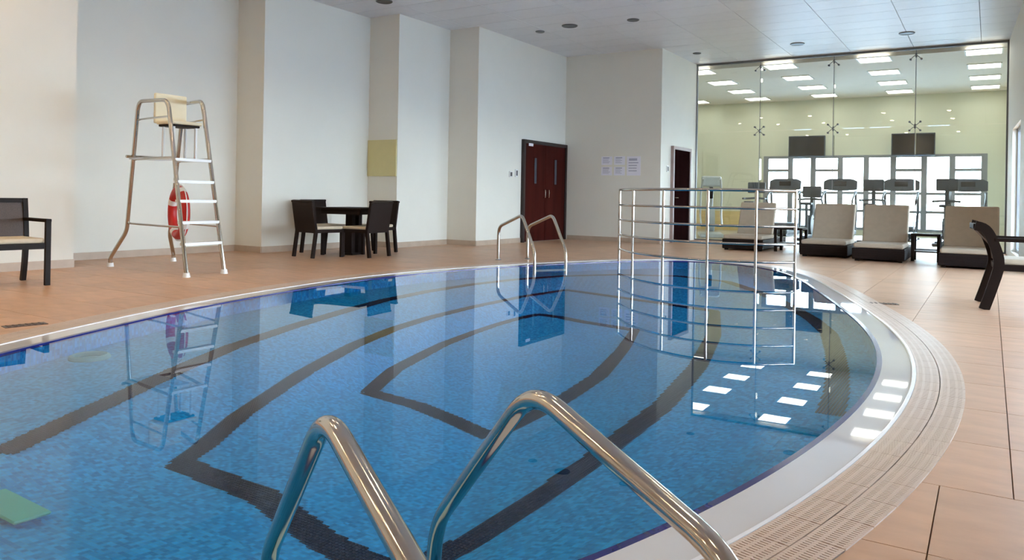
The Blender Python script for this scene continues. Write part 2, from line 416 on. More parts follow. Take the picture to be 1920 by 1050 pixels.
# right facade: straight segments with window bays
RP = [(0.27, 17.94), (0.45, 13.2), (2.7, 8.8), (4.6, 3.2), (5.2, -5.0)]
WZ0, WZ1 = 0.12, 2.34
wn = 0
def facade(name, a, b, bays, label):
    global wn
    a = Vector((*a, 0)); b = Vector((*b, 0)); d = (b - a); L = d.length; d.normalize(); n = Vector((-d.y, d.x, 0))  # outward
    if n.x < 0: n = -n
    ang = math.atan2(d.y, d.x)
    mt = Matrix.Translation(a) @ Matrix(((d.x, n.x, 0, 0), (d.y, n.y, 0, 0), (0, 0, 1, 0), (0, 0, 0, 1)))
    T = 0.25; mb = MB()
    mb.box(0, L, 0, T, WZ1, H, mt); mb.box(0, L, 0, T, -0.05, WZ0, mt)
    s = 0
    for (u0, u1) in bays + [(L, L)]:
        if u0 > s: mb.box(s, u0, 0, T, WZ0, WZ1, mt)
        s = u1
    tag(mb.build(name, 'wall'), label, kind='structure')
    for (u0, u1) in bays:
        wn += 1
        root = empty('window_%d' % (wn + 2)); root['kind'] = 'structure'
        root['label'] = 'tall side window bay %d of the glazed right wall' % wn
        fr = 0.05
        for (x0, x1, z0, z1) in ((u0, u0 + fr, WZ0, WZ1), (u1 - fr, u1, WZ0, WZ1), (u0 + fr, u1 - fr, WZ0, WZ0 + fr), (u0 + fr, u1 - fr, WZ1 - fr, WZ1)):
            MB().box(x0, x1, 0.08, 0.14, z0, z1, mt).build('window_frame', 'winframe', root)
        um = (u0 + u1) / 2
        MB().box(um - 0.03, um + 0.03, 0.08, 0.14, WZ0 + fr, WZ1 - fr, mt).build('mullion', 'winframe', root)
        for x0, x1 in ((u0 + fr, um - 0.03), (um + 0.03, u1 - fr)):
            MB().box(x0, x1, 0.105, 0.112, WZ0 + fr, WZ1 - fr, mt).build('pane', 'winpane', root)
def bays(L, first, wdt, pier):
    out = []; s = first
    while s + wdt < L - 0.1: out.append((s, s + wdt)); s += wdt + pier
    return out
names = ['wall_right', 'wall_right_bend', 'wall_right_middle', 'wall_right_near']
labs = ['cream wall strip at right end of glass screen', 'bent stretch of window wall beside lounge chairs', 'middle stretch of window wall beside pool', 'near stretch of window wall beside viewer']
firsts = [1.35, 0.3, 0.3, 0.3]
for i in range(4):
    L = (Vector(RP[i + 1]) - Vector(RP[i])).length
    facade(names[i], RP[i], RP[i + 1], bays(L, firsts[i], 1.9, 0.35) if i < 3 else [], labs[i])

# ceiling
cl = MB().box(-11.0, XR0 + 0.3, -5.3, 18.1, H + 0.014, H + 0.2).build('ceiling', 'ceilgap'); tag(cl, 'grey lacquered metal panel ceiling', kind='structure')
PW, PL = 1.2, 0.6
pm = MB().box(-PW / 2 + 0.005, PW / 2 - 0.005, -PL / 2 + 0.005, PL / 2 - 0.005, 0, 0.014).mesh('ceiling_panel'); pm.materials.append(M['ceil'])
crest = MB()
for i in range(12):
    for j in range(39):
        cx = -10.4 + i * PW; cy = 17.64 - j * PL
        if cx > XR0 or cy < -5.2: continue
        if cy > 6.2 and cx < 1.0: inst(pm, 'ceiling_panel', cl, (cx, cy, H))
        else: crest.box(cx - PW / 2 + 0.005, cx + PW / 2 - 0.005, cy - PL / 2 + 0.005, cy + PL / 2 - 0.005, H, H + 0.014)
tag(crest.build('ceiling_panel_field', 'ceil', cl), kind='stuff')

# outside ground
tag(MB().box(-60, 60, -60, 90, -1.0, -0.8).build('ground', 'ground'), 'pale paving outside the building', kind='structure')

# ------------------------------------------------------------------ gym room
GY0, GY1, GH = 17.94, 24.8, 4.1
tag(MB().box(-9.8, 0.8, GY0 + 0.02, GY1 + 0.2, -0.05, 0.0).build('floor_gym', 'gymfloor'), 'wood coloured gym floor behind glass', kind='structure')
tag(MB().box(-9.8, 0.8, GY0 + 0.17, GY1 + 0.2, GH, GH + 0.2).build('ceiling_gym', 'gymceil'), 'matt beige gym ceiling with lit panels', kind='structure')
tag(MB().box(-9.8, -9.5, GY0, GY1, 0, GH).build('wall_gym_left', 'gymwall'), 'pale yellow gym side wall', kind='structure')
tag(MB().box(-9.5, -6.33, GY0, GY0 + 0.16, 0, GH + 0.1).build('wall_gym_front', 'gymwall'), 'pale yellow gym wall behind the narrow door', kind='structure')
tag(MB().box(0.42, 0.72, GY0, GY1, 0, GH).build('wall_gym_right', 'gymwall'), 'pale gym wall right of the windows', kind='structure')
WX = [-6.04, -5.30, -4.63, -3.855, -3.14, -2.42, -1.625, -0.925, -0.16]
gw = MB(); gw.box(-9.8, WX[0], GY1, GY1 + 0.2, 0, GH); gw.box(WX[-1], 0.72, GY1, GY1 + 0.2, 0, GH)
gw.box(WX[0], WX[-1], GY1, GY1 + 0.2, 2.38, GH); gw.box(WX[0], WX[-1], GY1, GY1 + 0.2, 0, 0.15)
tag(gw.build('wall_gym_back', 'gymwall'), 'pale yellow gym end wall above the windows', kind='structure')
tag(MB().box(-9.5, WX[0] - 0.25, GY1 - 0.03, GY1, 0, 0.62).build('trim_1', 'wains'), 'yellow wood dado low on gym end wall', kind='structure')
win = empty('window_2'); tag(win, 'long grey framed window band of the gym', kind='structure')
fr = 0.075
for x in WX:
    MB().box(x - fr, x + fr, GY1 - 0.02, GY1 + 0.08, 0.15, 2.38).build('mullion', 'winframe', win)
for i in range(8):
    x0, x1 = WX[i] + fr, WX[i + 1] - fr
    zs = [0.19, 0.72, 1.25] + ([1.93] if i in (0, 2, 5, 7) else []) + [2.34]
    for z in zs:
        MB().box(x0, x1, GY1 - 0.01, GY1 + 0.07, z - 0.04, z + 0.04).build('transom', 'winframe', win)
    for za, zb in zip(zs[:-1], zs[1:]):
        MB().box(x0, x1, GY1 + 0.03, GY1 + 0.036, za + 0.04, zb - 0.04).build('pane', 'winpane', win)

# glass screen
gs = empty('window_1', (0, 0, 0)); tag(gs, 'tall frameless glass screen between pool hall and gym', kind='structure')
GX = [-6.03, -4.53, -2.95, -1.355, 0.27]
ZJ = 2.57
for i in range(4):
    for z0, z1 in ((0.03, ZJ - 0.006), (ZJ + 0.006, H - 0.045)):
        MB().box(GX[i] + 0.006, GX[i + 1] - 0.006, 17.934, 17.946, z0, z1).build('glass_pane', 'pane', gs)
MB().box(GX[0], GX[-1], 17.90, 17.98, H - 0.045, H).build('header_rail', 'frame', gs)
MB().box(GX[0], GX[-1], 17.91, 17.97, 0, 0.03).build('sill_rail', 'frame', gs)
MB().box(GX[-1] - 0.03, GX[-1] + 0.03, 17.91, 17.97, 0.03, H - 0.045).build('edge_post', 'frame', gs)
MB().box(GX[0], GX[0] + 0.03, 17.91, 17.97, 0.03, H - 0.045).build('edge_post', 'winframe', gs)
for x in GX[1:4]:
    MB().box(x - 0.009, x + 0.009, 17.96, 18.10, 0.03, GH).build('glass_fin', 'pane', gs)
    MB().box(x - 0.006, x + 0.006, 17.932, 17.948, 0.03, H - 0.045).build('joint_seal', 'winframe', gs)
    for z, hs in ((H - 0.16, (-1,)), (ZJ, (-1, 1)), (0.14, (1,))):
        sp = MB(); sp.cyl((0, 0), 0.018, -0.045, 0.045, 12)
        for sxx in (-1, 1):
            for sz in ((-1, 1) if len(hs) == 2 else hs):
                sp.tube([(0, -0.05, 0), (sxx * 0.05, -0.07, sz * 0.04), (sxx * 0.10, -0.05, sz * 0.09)], 0.007, 6)
                sp.tube([(sxx * 0.10, -0.06, sz * 0.09), (sxx * 0.10, -0.006, sz * 0.09)], 0.022, 10)
        sp.tube([(0, -0.06, 0), (0, 0.06, 0)], 0.016, 8)
        o = sp.build('spider_fitting', 'frame', gs, True); o.location = (x, 17.934, z)

# gym ceiling lights
tm = MB().box(-0.31, 0.31, -0.31, 0.31, -0.012, 0.0)
tf = MB()
for a in ((-0.34, 0.34, -0.34, -0.31), (-0.34, 0.34, 0.31, 0.34), (-0.34, -0.31, -0.31, 0.31), (0.31, 0.34, -0.31, 0.31)): tf.box(*a, -0.02, 0.0)
tmm = tm.mesh('diffuser'); tmm.materials.append(M['troffer']); tfm = tf.mesh('frame'); tfm.materials.append(M['white'])
cols = [(-0.16, 'rightmost column'), (-2.2, 'second column from the right'), (-4.18, 'third column from the right'), (-6.1, 'fourth column from the right'), (-8.0, 'far left column')]
rows = [(18.34, 'nearest the glass'), (20.22, 'second row from glass'), (22.05, 'third row from glass'), (23.85, 'row nearest the windows')]
for cx, cn in cols:
    for ry, rn in rows:
        if cx < -7 and ry < 23: continue
        o = empty('ceiling_light', (cx, ry, GH), 0, 'lit square gym ceiling light, %s, %s' % (rn, cn), 'ceiling light', 'gym ceiling lights')
        inst(tfm, 'frame', o); inst(tmm, 'diffuser', o)

# televisions
for x0, x1, lab in ((-5.30, -4.24, 'black wall television above the left part of the gym windows'), (-2.45, -1.34, 'black wall television above the right part of the gym windows')):
    cx = (x0 + x1) / 2; hw = (x1 - x0) / 2
    o = empty('television', (cx, 24.5, 2.33), 0, lab, 'television', 'gym televisions')
    MB().rbox(-hw, hw, -0.03, 0.03, 0, 0.64, 0.01, 2).build('casing', 'machine', o)
    MB().box(-hw + 0.03, hw - 0.03, -0.034, -0.03, 0.04, 0.61).build('screen', 'screen', o)
    MB().box(-0.1, 0.1, 0.03, 0.295, 0.22, 0.42).build('wall_bracket', 'frame', o)

# ================================================================== POOL
pool = empty('swimming_pool', (PC.x, PC.y, 0), 0, 'oval overflow pool with blue mosaic and black banded steps', 'swimming pool')
def pbuild(mb, name, material, **k):
    o = mb.build(name, material, pool, k.get('smooth', False)); o.location = (-PC.x, -PC.y, 0); return o
Z1, Z2, Z3, Z4 = -0.12, -0.25, -0.40, -0.50
WZ = -0.006
L1 = [(-3.37, 1.53), (-3.58, 1.89), (-3.84, 2.35), (-4.10, 2.81), (-4.43, 3.46), (-4.74, 4.3), (-4.98, 5.07), (-5.2, 5.9), (-5.31, 6.76), (-5.32, 7.6),
      (-5.22, 8.43), (-4.97, 9.21), (-4.45, 9.95), (-3.7, 10.35), (-2.95, 10.1), (-2.3, 9.2), (-1.9, 8.5), (-1.62, 7.94), (-1.35, 7.36), (-1.10, 6.67), (-0.92, 5.84),
      (-0.80, 5.18), (-0.72, 4.63), (-0.67, 4.13), (-0.66, 3.65), (-0.72, 3.05), (-0.83, 2.45), (-1.02, 1.85), (-1.4, 1.2), (-2.0, 0.75), (-2.6, 0.7), (-3.05, 1.05)]
L1_BAND = (0, 23)
L2 = [(-3.03, 2.09), (-3.14, 2.30), (-3.44, 2.76), (-3.89, 3.62), (-4.27, 4.49), (-4.52, 5.27), (-4.66, 5.93), (-4.75, 6.80), (-4.79, 7.85), (-4.70, 8.85),
      (-3.89, 8.63), (-3.2, 8.42), (-2.50, 8.2), (-2.06, 6.70), (-1.77, 5.39), (-1.60, 4.28), (-1.56, 3.72), (-1.52, 3.18), (-1.50, 2.69), (-1.50, 2.2), (-1.55, 1.85), (-1.93, 1.90), (-2.42, 2.05), (-2.75, 2.07)]
L3 = [(-3.59, 3.92), (-3.89, 4.55), (-4.2, 5.54), (-4.33, 6.18), (-4.41, 6.72), (-4.45, 7.25), (-4.42, 7.66), (-4.10, 7.63), (-3.74, 7.50), (-3.06, 7.36), (-2.75, 6.3), (-2.50, 5.27), (-2.39, 4.44),
      (-2.36, 3.94), (-2.36, 3.58), (-2.73, 3.73), (-3.10, 3.85)]
NA = 360
def radial(P, c, off=0.0):
    out = []
    for k in range(NA):
        a = 2 * PI * k / NA; d = Vector((math.cos(a), math.sin(a))); best = 0
        for i in range(len(P)):
            p = Vector(P[i][:2]) - c; q = Vector(P[(i + 1) % len(P)][:2]) - c; e = q - p
            den = d.x * e.y - d.y * e.x
            if abs(den) < 1e-9: continue
            t = (p.x * e.y - p.y * e.x) / den; u = (p.x * d.y - p.y * d.x) / den
            if t > 0 and -1e-6 <= u <= 1 + 1e-6: best = max(best, t)
        out.append(c + d * (best - off))
    return out
C2 = Vector((-3.2, 5.0))
BW = 0.118
r0 = radial([(p.x, p.y) for p in OUT], C2)
r1 = radial(L1, C2, BW / 2); r2 = radial(L2, C2, BW / 2); r3 = radial(L3, C2, BW / 2)
q2 = radial(L2, C2, -BW / 2); q3 = radial(L3, C2, -BW / 2)
def v3(Rg, z): return [Vector((p.x, p.y, z)) for p in Rg]
PROFILE = [(r0, -0.02), (r0, Z1), (r1, Z1), (q2, Z2), (r2, Z2), (q3, Z3), (r3, Z3)]
def floor_z(x, y):
    k = int(round(math.atan2(y - C2.y, x - C2.x) / (2 * PI) * NA)) % NA; d = (Vector((x, y)) - C2).length
    for (ra, za), (rb, zb) in zip(PROFILE[1:-1], PROFILE[2:]):
        da, db = (ra[k] - C2).length, (rb[k] - C2).length
        if db <= d <= da: return za + (zb - za) * ((da - d) / max(1e-6, da - db))
    return Z4
bs = MB()
for (ra, za), (rb, zb) in zip(PROFILE[:-1], PROFILE[1:]): ring_strip(bs, v3(ra, za), v3(rb, zb))
ce = len(bs.v); bs.add(v3(r3, Z3) + [Vector((C2.x, C2.y, Z4))], [(i, (i + 1) % NA, NA) for i in range(NA)])
pbuild(bs, 'basin', 'blue')
# dark step bands: real mosaic pieces on a square grid
def band(name, P, z, closed=True, rng=None, size=0.0155, hw=BW / 2):
    segs = []
    k = len(P)
    for i in range(k if closed else k - 1):
        if rng and not (rng[0] <= i < rng[1]): continue
        segs.append((Vector(P[i]), Vector(P[(i + 1) % k])))
    cells = set()
    for a, b in segs:
        L = (b - a).length; n = max(2, int(L / (size * 0.45)))
        d = (b - a) / L; nn = Vector((-d.y, d.x)); mm = int(hw / (size * 0.45))
        for i in range(n + 1):
            p = a + (b - a) * (i / n)
            for j in range(-mm, mm + 1):
                q = p + nn * (hw * j / mm); cells.add((math.floor(q.x / size / 3), math.floor(q.x / size), math.floor(q.y / size)) [1:])
    # jagged outline: snap to groups of three cells along the run
    mb = MB(); g = 0.002
    for (i, j) in cells:
        x0, y0 = i * size + g, j * size + g; x1, y1 = (i + 1) * size - g, (j + 1) * size - g
        mb.add([(x0, y0, z), (x1, y0, z), (x1, y1, z), (x0, y1, z), (x0, y0, z + 0.004), (x1, y0, z + 0.004), (x1, y1, z + 0.004), (x0, y1, z + 0.004)],
               [(4, 5, 6, 7), (0, 1, 5, 4), (1, 2, 6, 5), (2, 3, 7, 6), (3, 0, 4, 7)])
    o = pbuild(mb, name, 'black'); o['kind'] = 'stuff'; o['label'] = 'black mosaic band along a step edge'
band('step_band', L1, Z1, True, L1_BAND); band('step_band', L2, Z2); band('step_band', L3, Z3)
# navy trim, white overflow ledge, lip
t = MB(); ring_strip(t, ring(0, -0.03), ring(0, 0.0)); ring_strip(t, ring(0, 0.0), ring(O_TRIM, 0.001)); pbuild(t, 'edge_tile', 'navy')
t = MB(); ring_strip(t, ring(O_TRIM, 0.0008), ring(O_COP - 0.02, 0.001)); ring_strip(t, ring(O_TRIM, -0.02), ring(O_TRIM, 0.0008)); pbuild(t, 'overflow_ledge', 'coping', smooth=True)
t = MB(); ring_strip(t, ring(O_COP - 0.02, 0.001), ring(O_COP - 0.014, 0.006)); ring_strip(t, ring(O_COP - 0.014, 0.006), ring(O_COP, 0.006)); ring_strip(t, ring(O_COP, 0.006), ring(O_COP, -0.03))
pbuild(t, 'ledge_lip', 'lip')
# drain cover on the floor, round inlet on the ledge
o = MB().rbox(-0.17, 0.17, -0.06, 0.06, 0, 0.012, 0.005, 1).build('drain_cover', 'draincover', pool); o.location = (-2.86 - PC.x, 1.33 - PC.y, floor_z(-2.86, 1.33) + 0.012); o.rotation_euler = (0, 0, R(-2))
t = MB(); t.torus((0, 0, 0.006), (1, 0, 0), (0, 1, 0), 0.10, 0.022, 28, 8); t.cyl((0, 0), 0.05, 0, 0.006, 20)
o = t.build('inlet_fitting', 'inlet', pool, True); o.location = (-4.83 - PC.x, 2.70 - PC.y, Z1)
# water
wt = MB(); wt.add(v3(r0, WZ), [tuple(range(NA))])
wo = wt.build('pool_water', 'water')
if wo.data.polygons[0].normal.z < 0: wo.data.flip_normals(); tag(wo, 'still clear water filling the oval pool', 'water', None, 'stuff')

# overflow grating
gr = empty('overflow_grating', (PC.x, PC.y, 0), 0, 'beige slatted overflow grating curving around the pool', 'grating')
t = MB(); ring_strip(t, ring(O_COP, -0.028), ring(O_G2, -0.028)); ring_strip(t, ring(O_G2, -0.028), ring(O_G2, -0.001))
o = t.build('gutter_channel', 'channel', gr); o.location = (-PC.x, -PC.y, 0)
ML = PERIM * 1.0
def grate_mesh(L, W):
    mb = MB(); n = 14
    for i in range(n):
        x = -L / 2 + L * (i + 0.5) / n; mb.box(x - L / n * 0.31, x + L / n * 0.31, -W / 2, W / 2, -0.012, 0.003)
    for y in (-W / 2 + 0.006, -W / 6, W / 6, W / 2 - 0.006): mb.box(-L / 2, L / 2, y - 0.006, y + 0.006, -0.014, 0.0025)
    me = mb.mesh('grating_module'); me.materials.append(M['grate']); return me
for off0, off1 in ((O_COP + 0.002, O_G1 - 0.002), (O_G1 + 0.002, O_G2 - 0.002)):
    rg = ring((off0 + off1) / 2, 0); n = 140
    P2, per = resample(rg, n); me = grate_mesh(per / n - 0.003, off1 - off0)
    for i in range(n):
        a = P2[i]; b = P2[(i + 1) % n]; c = (a + b) / 2
        inst(me, 'grating_module', gr, (c.x - PC.x, c.y - PC.y, 0.002), math.atan2((b - a).y, (b - a).x))

# ------------------------------------------------------------------ ladders
def ladder(name, base, ang, width, prof, r, label, treads, flange=True, ground=0.0):
    o = empty(name, base, ang, label, 'pool ladder')
    for s in (-1, 1):
        y = s * width / 2
        mb = MB(); mb.tube(fillet([(u, y, z) for u, z in prof], [0, 0.12, 0.10, 0.14, 0], 8), r, 14)
        h_ = mb.build('handrail', 'steel', o, True)
        f = MB(); f.cyl((prof[0][0], y), r * 2.0, 0.0, 0.016, 18, r * 1.6); f.build('flange', 'steel', h_, True)
    for z in treads:
        u = prof[-1][0]
        MB().rbox(u - 0.035, u + 0.035, -width / 2, width / 2, z - 0.012, z + 0.012, 0.008, 2).build('tread', 'white', o)
# far one
fa = Vector((-6.16, 9.90)); fb = Vector((-5.18, 9.31)); ang = math.atan2(fb.y - fa.y, fb.x - fa.x); LL = (fb - fa).length
ladder('pool_ladder', (fa.x, fa.y, 0), ang, 0.5, [(0, 0), (0, 0.50), (LL * 0.66, 0.70), (LL, 0.20), (LL, -0.115)], 0.023, 'polished steel ladder rails at far side of pool in front of double door', [-0.06])
# near one
nb = Vector((-0.36, 0.86)); nd = Vector((-0.87, 0.49)).normalized()
ladder('pool_ladder', (nb.x, nb.y, 0), math.atan2(nd.y, nd.x), 0.42, [(0, 0), (0, 0.44), (0.60, 0.565), (1.09, 0.10), (1.09, -0.118)], 0.0195, 'polished steel ladder rails in the foreground at near pool edge', [-0.07])

# curved railing standing in the pool
RPTS = [(-4.81, 10.80), (-4.36, 10.26), (-3.74, 9.83), (-3.08, 9.67), (-2.50, 9.80), (-2.09, 10.12)]
rl = empty('pool_railing', (-3.2, 10, 0), 0, 'curved five rail stainless steel railing standing in the pool', 'railing')
path = catmull([(x, y, 0) for x, y in RPTS], 10, False)
for z in (1.09, 0.86, 0.635, 0.41, 0.185):
    mb = MB(); mb.tube([(p.x + 3.2, p.y - 10, z) for p in path], 0.016 if z < 1 else 0.02, 10); mb.build('rail', 'steel', rl, True)
for i, (x, y) in enumerate(RPTS):
    mb = MB(); mb.tube([(x + 3.2, y - 10, Z1 - (0.0 if i in (0, 1, 4, 5) else 0.0)), (x + 3.2, y - 10, 1.09)], 0.02, 12); mb.build('post', 'steel', rl, True)

# ------------------------------------------------------------------ doors
def door(name, face, y0, y1, h, m1, m2, label, double):
    o = empty(name, (face, (y0 + y1) / 2, 0)); tag(o, label, kind='structure')
    yc = (y0 + y1) / 2; a, b = y0 - yc, y1 - yc; f = 0.07
    MB().box(0, 0.07, a, a + f, 0, h).build('door_frame', m2, o); MB().box(0, 0.07, b - f, b, 0, h).build('door_frame', m2, o)
    MB().box(0, 0.07, a + f, b - f, h - f, h).build('door_frame', m2, o)
    spans = ((a + f, -0.004), (0.004, b - f)) if double else ((a + f, b - f),)
    for k, (u, v) in enumerate(spans):
        lf = MB().box(0.0, 0.045, u, v, 0.01, h - f - 0.004).build('door_leaf', m1, o)
        if double:
            c = (u + v) / 2
            MB().box(0.045, 0.05, c - 0.05, c + 0.05, 1.25, 1.80).build('vision_panel', 'machine', lf)
            t = MB()
            for q in ((c - 0.07, c - 0.05, 1.23, 1.82), (c + 0.05, c + 0.07, 1.23, 1.82), (c - 0.05, c + 0.05, 1.23, 1.25), (c - 0.05, c + 0.05, 1.80, 1.82)): t.box(0.045, 0.055, q[0], q[1], q[2], q[3])
            t.build('panel_bead', m1, lf)
            yy = v - 0.08 if k == 0 else u + 0.08
            t = MB(); t.tube(fillet([(0.045, yy, 0.95), (0.10, yy, 0.95), (0.10, yy, 1.12), (0.045, yy, 1.12)], 0.02, 3), 0.008, 8); t.build('handle', 'steel', lf, True)
        else:
            t = MB(); t.tube([(0.045, u + 0.08, 1.0), (0.09, u + 0.08, 1.0), (0.09, u + 0.2, 1.0)], 0.009, 8); t.build('handle', 'steel', lf, True)
    return o
d1 = door('door_1', -8.36, 13.70, 15.62, 2.17, 'door', 'doorframe', 'dark mahogany double door in the cream wall', True)
t = MB().box(0.07, 0.075, -0.78, -0.60, 2.04, 2.10).build('door_plate', 'paper', d1)
door('door_2', -6.03, 16.25, 17.44, 2.15, 'door2', 'paleframe', 'narrow dark door beside the glass screen', False)

# switches / keypads
def plate(name, loc, size, label, cat, axis='x'):
    o = empty(name, loc, 0, label, cat)
    a, b = size
    if axis == 'x':
        MB().rbox(0, 0.02, -a / 2, a / 2, -b / 2, b / 2, 0.004, 1).build('backplate', 'white', o); MB().box(0.02, 0.028, -a / 4, a / 4, -b / 3, b / 3).build('button', 'switch', o)
    return o
plate('keypad', (-8.36, 13.5, 1.45), (0.10, 0.16), 'small dark keypad on wall left of the double door', 'keypad')
plate('light_switch', (-8.36, 13.28, 1.42), (0.12, 0.12), 'pale light switch plate left of the keypad', 'switch')
plate('card_reader', (-6.03, 16.04, 1.63), (0.09, 0.14), 'small grey card reader left of the narrow door', 'card reader')

# wall panel on return
tag(MB().box(-9.74, -9.06, 10.525, 10.55, 1.29, 1.95).build('wall_panel', 'panel'), 'square yellow access panel on the narrow wall return above the dining set', 'panel')

# notices
k = 0
NL = [('upper left', -7.30, 1.80, 0.13, 0.095), ('upper middle', -6.99, 1.80, 0.13, 0.095), ('lower left', -7.30, 1.57, 0.13, 0.095), ('lower middle', -6.99, 1.57, 0.13, 0.095), ('tall right', -6.65, 1.68, 0.16, 0.21)]
for nm, x, z, a, b in NL:
    o = empty('paper_notice', (x, 15.64, z), 0, 'white paper notice, %s sheet of the five on the end wall' % nm, 'notice', 'paper notices on the end wall')
    MB().box(-a, a, -0.004, 0.0, -b, b).build('sheet', 'paper', o)
    t = MB(); random.seed(len(nm) + int(x * 10))
    t.box(-a * 0.7, a * 0.5, -0.0055, -0.004, b * 0.55, b * 0.8)
    for q in range(4): t.box(-a * 0.75, a * (0.2 + random.random() * 0.5), -0.0055, -0.004, b * (0.28 - q * 0.28), b * (0.38 - q * 0.28))
    t.build('print', 'ink', o)

# ceiling fittings
def fitting(x, y, rad, label, lit=False):
    o = empty('downlight', (x, y, H), 0, label, 'downlight', 'recessed ceiling downlights')
    t = MB(); t.torus((0, 0, -0.004), (1, 0, 0), (0, 1, 0), rad, 0.012, 28, 8); t.build('trim_ring', 'white' if lit else 'dull', o, True)
    (MB().cyl((0, 0), rad * 0.6, -0.026, -0.012, 24, rad * 0.93) if lit else MB().cyl((0, 0), rad * 0.93, -0.01, -0.002, 24)).build('lens', 'down' if lit else 'dull', o)
for x, y, rd, lb in ((-8.70, 9.74, 0.13, 'unlit dark downlight above the dining set'), (-6.79, 12.8, 0.14, 'large unlit dark downlight in front of the double door'), (-5.55, 12.91, 0.10, 'unlit downlight right of the large one over far deck'),
                     (-7.54, 12.98, 0.08, 'small faint unlit downlight nearest the double door wall'), (-3.42, 16.44, 0.13, 'unlit dark downlight above the left loungers near glass'), (-1.40, 16.33, 0.13, 'unlit dark downlight above the right loungers near glass'),
                     (-5.56, 16.5, 0.08, 'small unlit downlight beside the short side wall')):
    fitting(x, y, rd, lb)
nthx = ['left', 'centre left', 'centre right', 'right']; nthy = ['far', 'middle', 'near', 'rearmost']
for i, x in enumerate((-7.6, -5.8, -3.3, -1.25)):
    for j, y in enumerate((5.6, 2.8, 0.0, -3.2)):
        fitting(x, y, 0.07, 'lit warm downlight over the pool, %s row, %s one' % (nthy[j], nthx[i]), True)
fitting(-8.95, 3.7, 0.07, 'lit warm downlight close to the left wall corner', True)
fitting(-8.95, 0.8, 0.07, 'lit warm downlight close to the left wall behind the armchair', True)

# floor drains
for x, y, a, lb in ((-5.68, 2.72, R(80), 'small brown floor drain on the left deck'), (-0.85, 8.02, R(20), 'small dark floor drain beside the right pool rim')):
    o = empty('floor_drain', (x, y, 0.0), a, lb, 'floor drain')
    MB().box(-0.13, 0.13, -0.05, 0.05, 0.0, 0.004).build('frame', 'drain', o)
    for q in range(6): MB().box(-0.11 + q * 0.04, -0.095 + q * 0.04, -0.04, 0.04, 0.004, 0.007).build('slot_bar', 'drain', o)

# ================================================================== FURNITURE
# --- lifeguard chair
lg = empty('lifeguard_chair', (-8.3, 5.65, 0), 0, 'tall steel lifeguard chair with cream seat and white ladder steps', 'lifeguard chair')
def lp(p): return (p[0] + 8.3, p[1] - 5.65, p[2])
flf, flt = Vector((-7.53, 5.27, 0.04)), Vector((-7.92, 5.27, 1.985)); frf, frt = Vector((-7.57, 5.79, 0.04)), Vector((-7.90, 5.70, 2.02))
rlt, rlk, rlf = Vector((-8.65, 5.37, 2.02)), Vector((-8.98, 5.45, 0.45)), Vector((-9.25, 5.41, 0.12)); rrt, rrk, rrf = Vector((-8.62, 5.95, 2.05)), Vector((-9.07, 6.09, 0.38)), Vector((-9.38, 6.36, 0.10))
rt = 0.024
for (ff, ft, rtp, rk, rf, ln) in ((flf, flt, rlt, rlk, rlf, 'a'), (frf, frt, rrt, rrk, rrf, 'b')):
    pts = [ff, ft, rtp, rk, rf, Vector((rf.x, rf.y, 0.04))]
    MB().tube([lp(p) for p in fillet(pts, [0, 0.12, 0.12, 0.08, 0.04, 0], 6)], rt, 12).build('side_frame', 'steel', lg, True)
for p in (flf, frf, rlf, rrf):
    q = lp(p); MB().cyl((q[0], q[1]), 0.042, 0.0, 0.05, 16, 0.034).build('rubber_foot', 'white', lg, True)
def at_z(a, b, z): return a + (b - a) * ((z - a.z) / (b.z - a.z))
for z in (0.36, 0.60, 0.84, 1.06, 1.31):
    a = at_z(flf, flt, z); b = at_z(frf, frt, z); mb = MB(); a2 = Vector(lp(a)) + Vector((-0.02, 0, 0)); b2 = Vector(lp(b)) + Vector((-0.02, 0, 0))
    mb.bar(a2, b2, 0.09, 0.032); mb.build('step', 'white', lg)
for fl_, ft_, rt_, rk_ in ((flf, flt, rlt, rlk), (frf, frt, rrt, rrk)):
    for z, rr in ((1.33, 0.018), (0.55, 0.012), (1.80, 0.012)):
        MB().tube([lp(at_z(fl_, ft_, z)), lp(at_z(rk_, rt_, z))], rr, 8).build('side_bar', 'steel', lg, True)
MB().tube([lp(at_z(rlk, rlt, 1.33) + Vector((0, -0.09, 0.03))), lp(at_z(rrk, rrt, 1.36))], 0.018, 8).build('rear_bar', 'steel', lg, True)
MB().rbox(-0.50, 0.18, -0.30, 0.10, 1.325, 1.345, 0.006, 1).build('platform', 'alu', lg)
MB().rbox(-0.06, 0.26, -0.24, 0.16, 1.735, 1.775, 0.015, 2).build('seat', 'cream', lg)
MB().rbox(-0.04, 0.24, -0.22, 0.14, 1.71, 1.735, 0.006, 1).build('seat_plate', 'darkwood', lg)
MB().rbox(-0.10, -0.06, -0.25, 0.17, 1.75, 2.11, 0.015, 2).build('backrest', 'cream', lg)
for x in (0.0, 0.20):
    for y in (-0.18, 0.11): MB().tube([(x, y, 1.345), (x, y, 1.71)], 0.016, 8).build('seat_leg', 'white', lg, True)

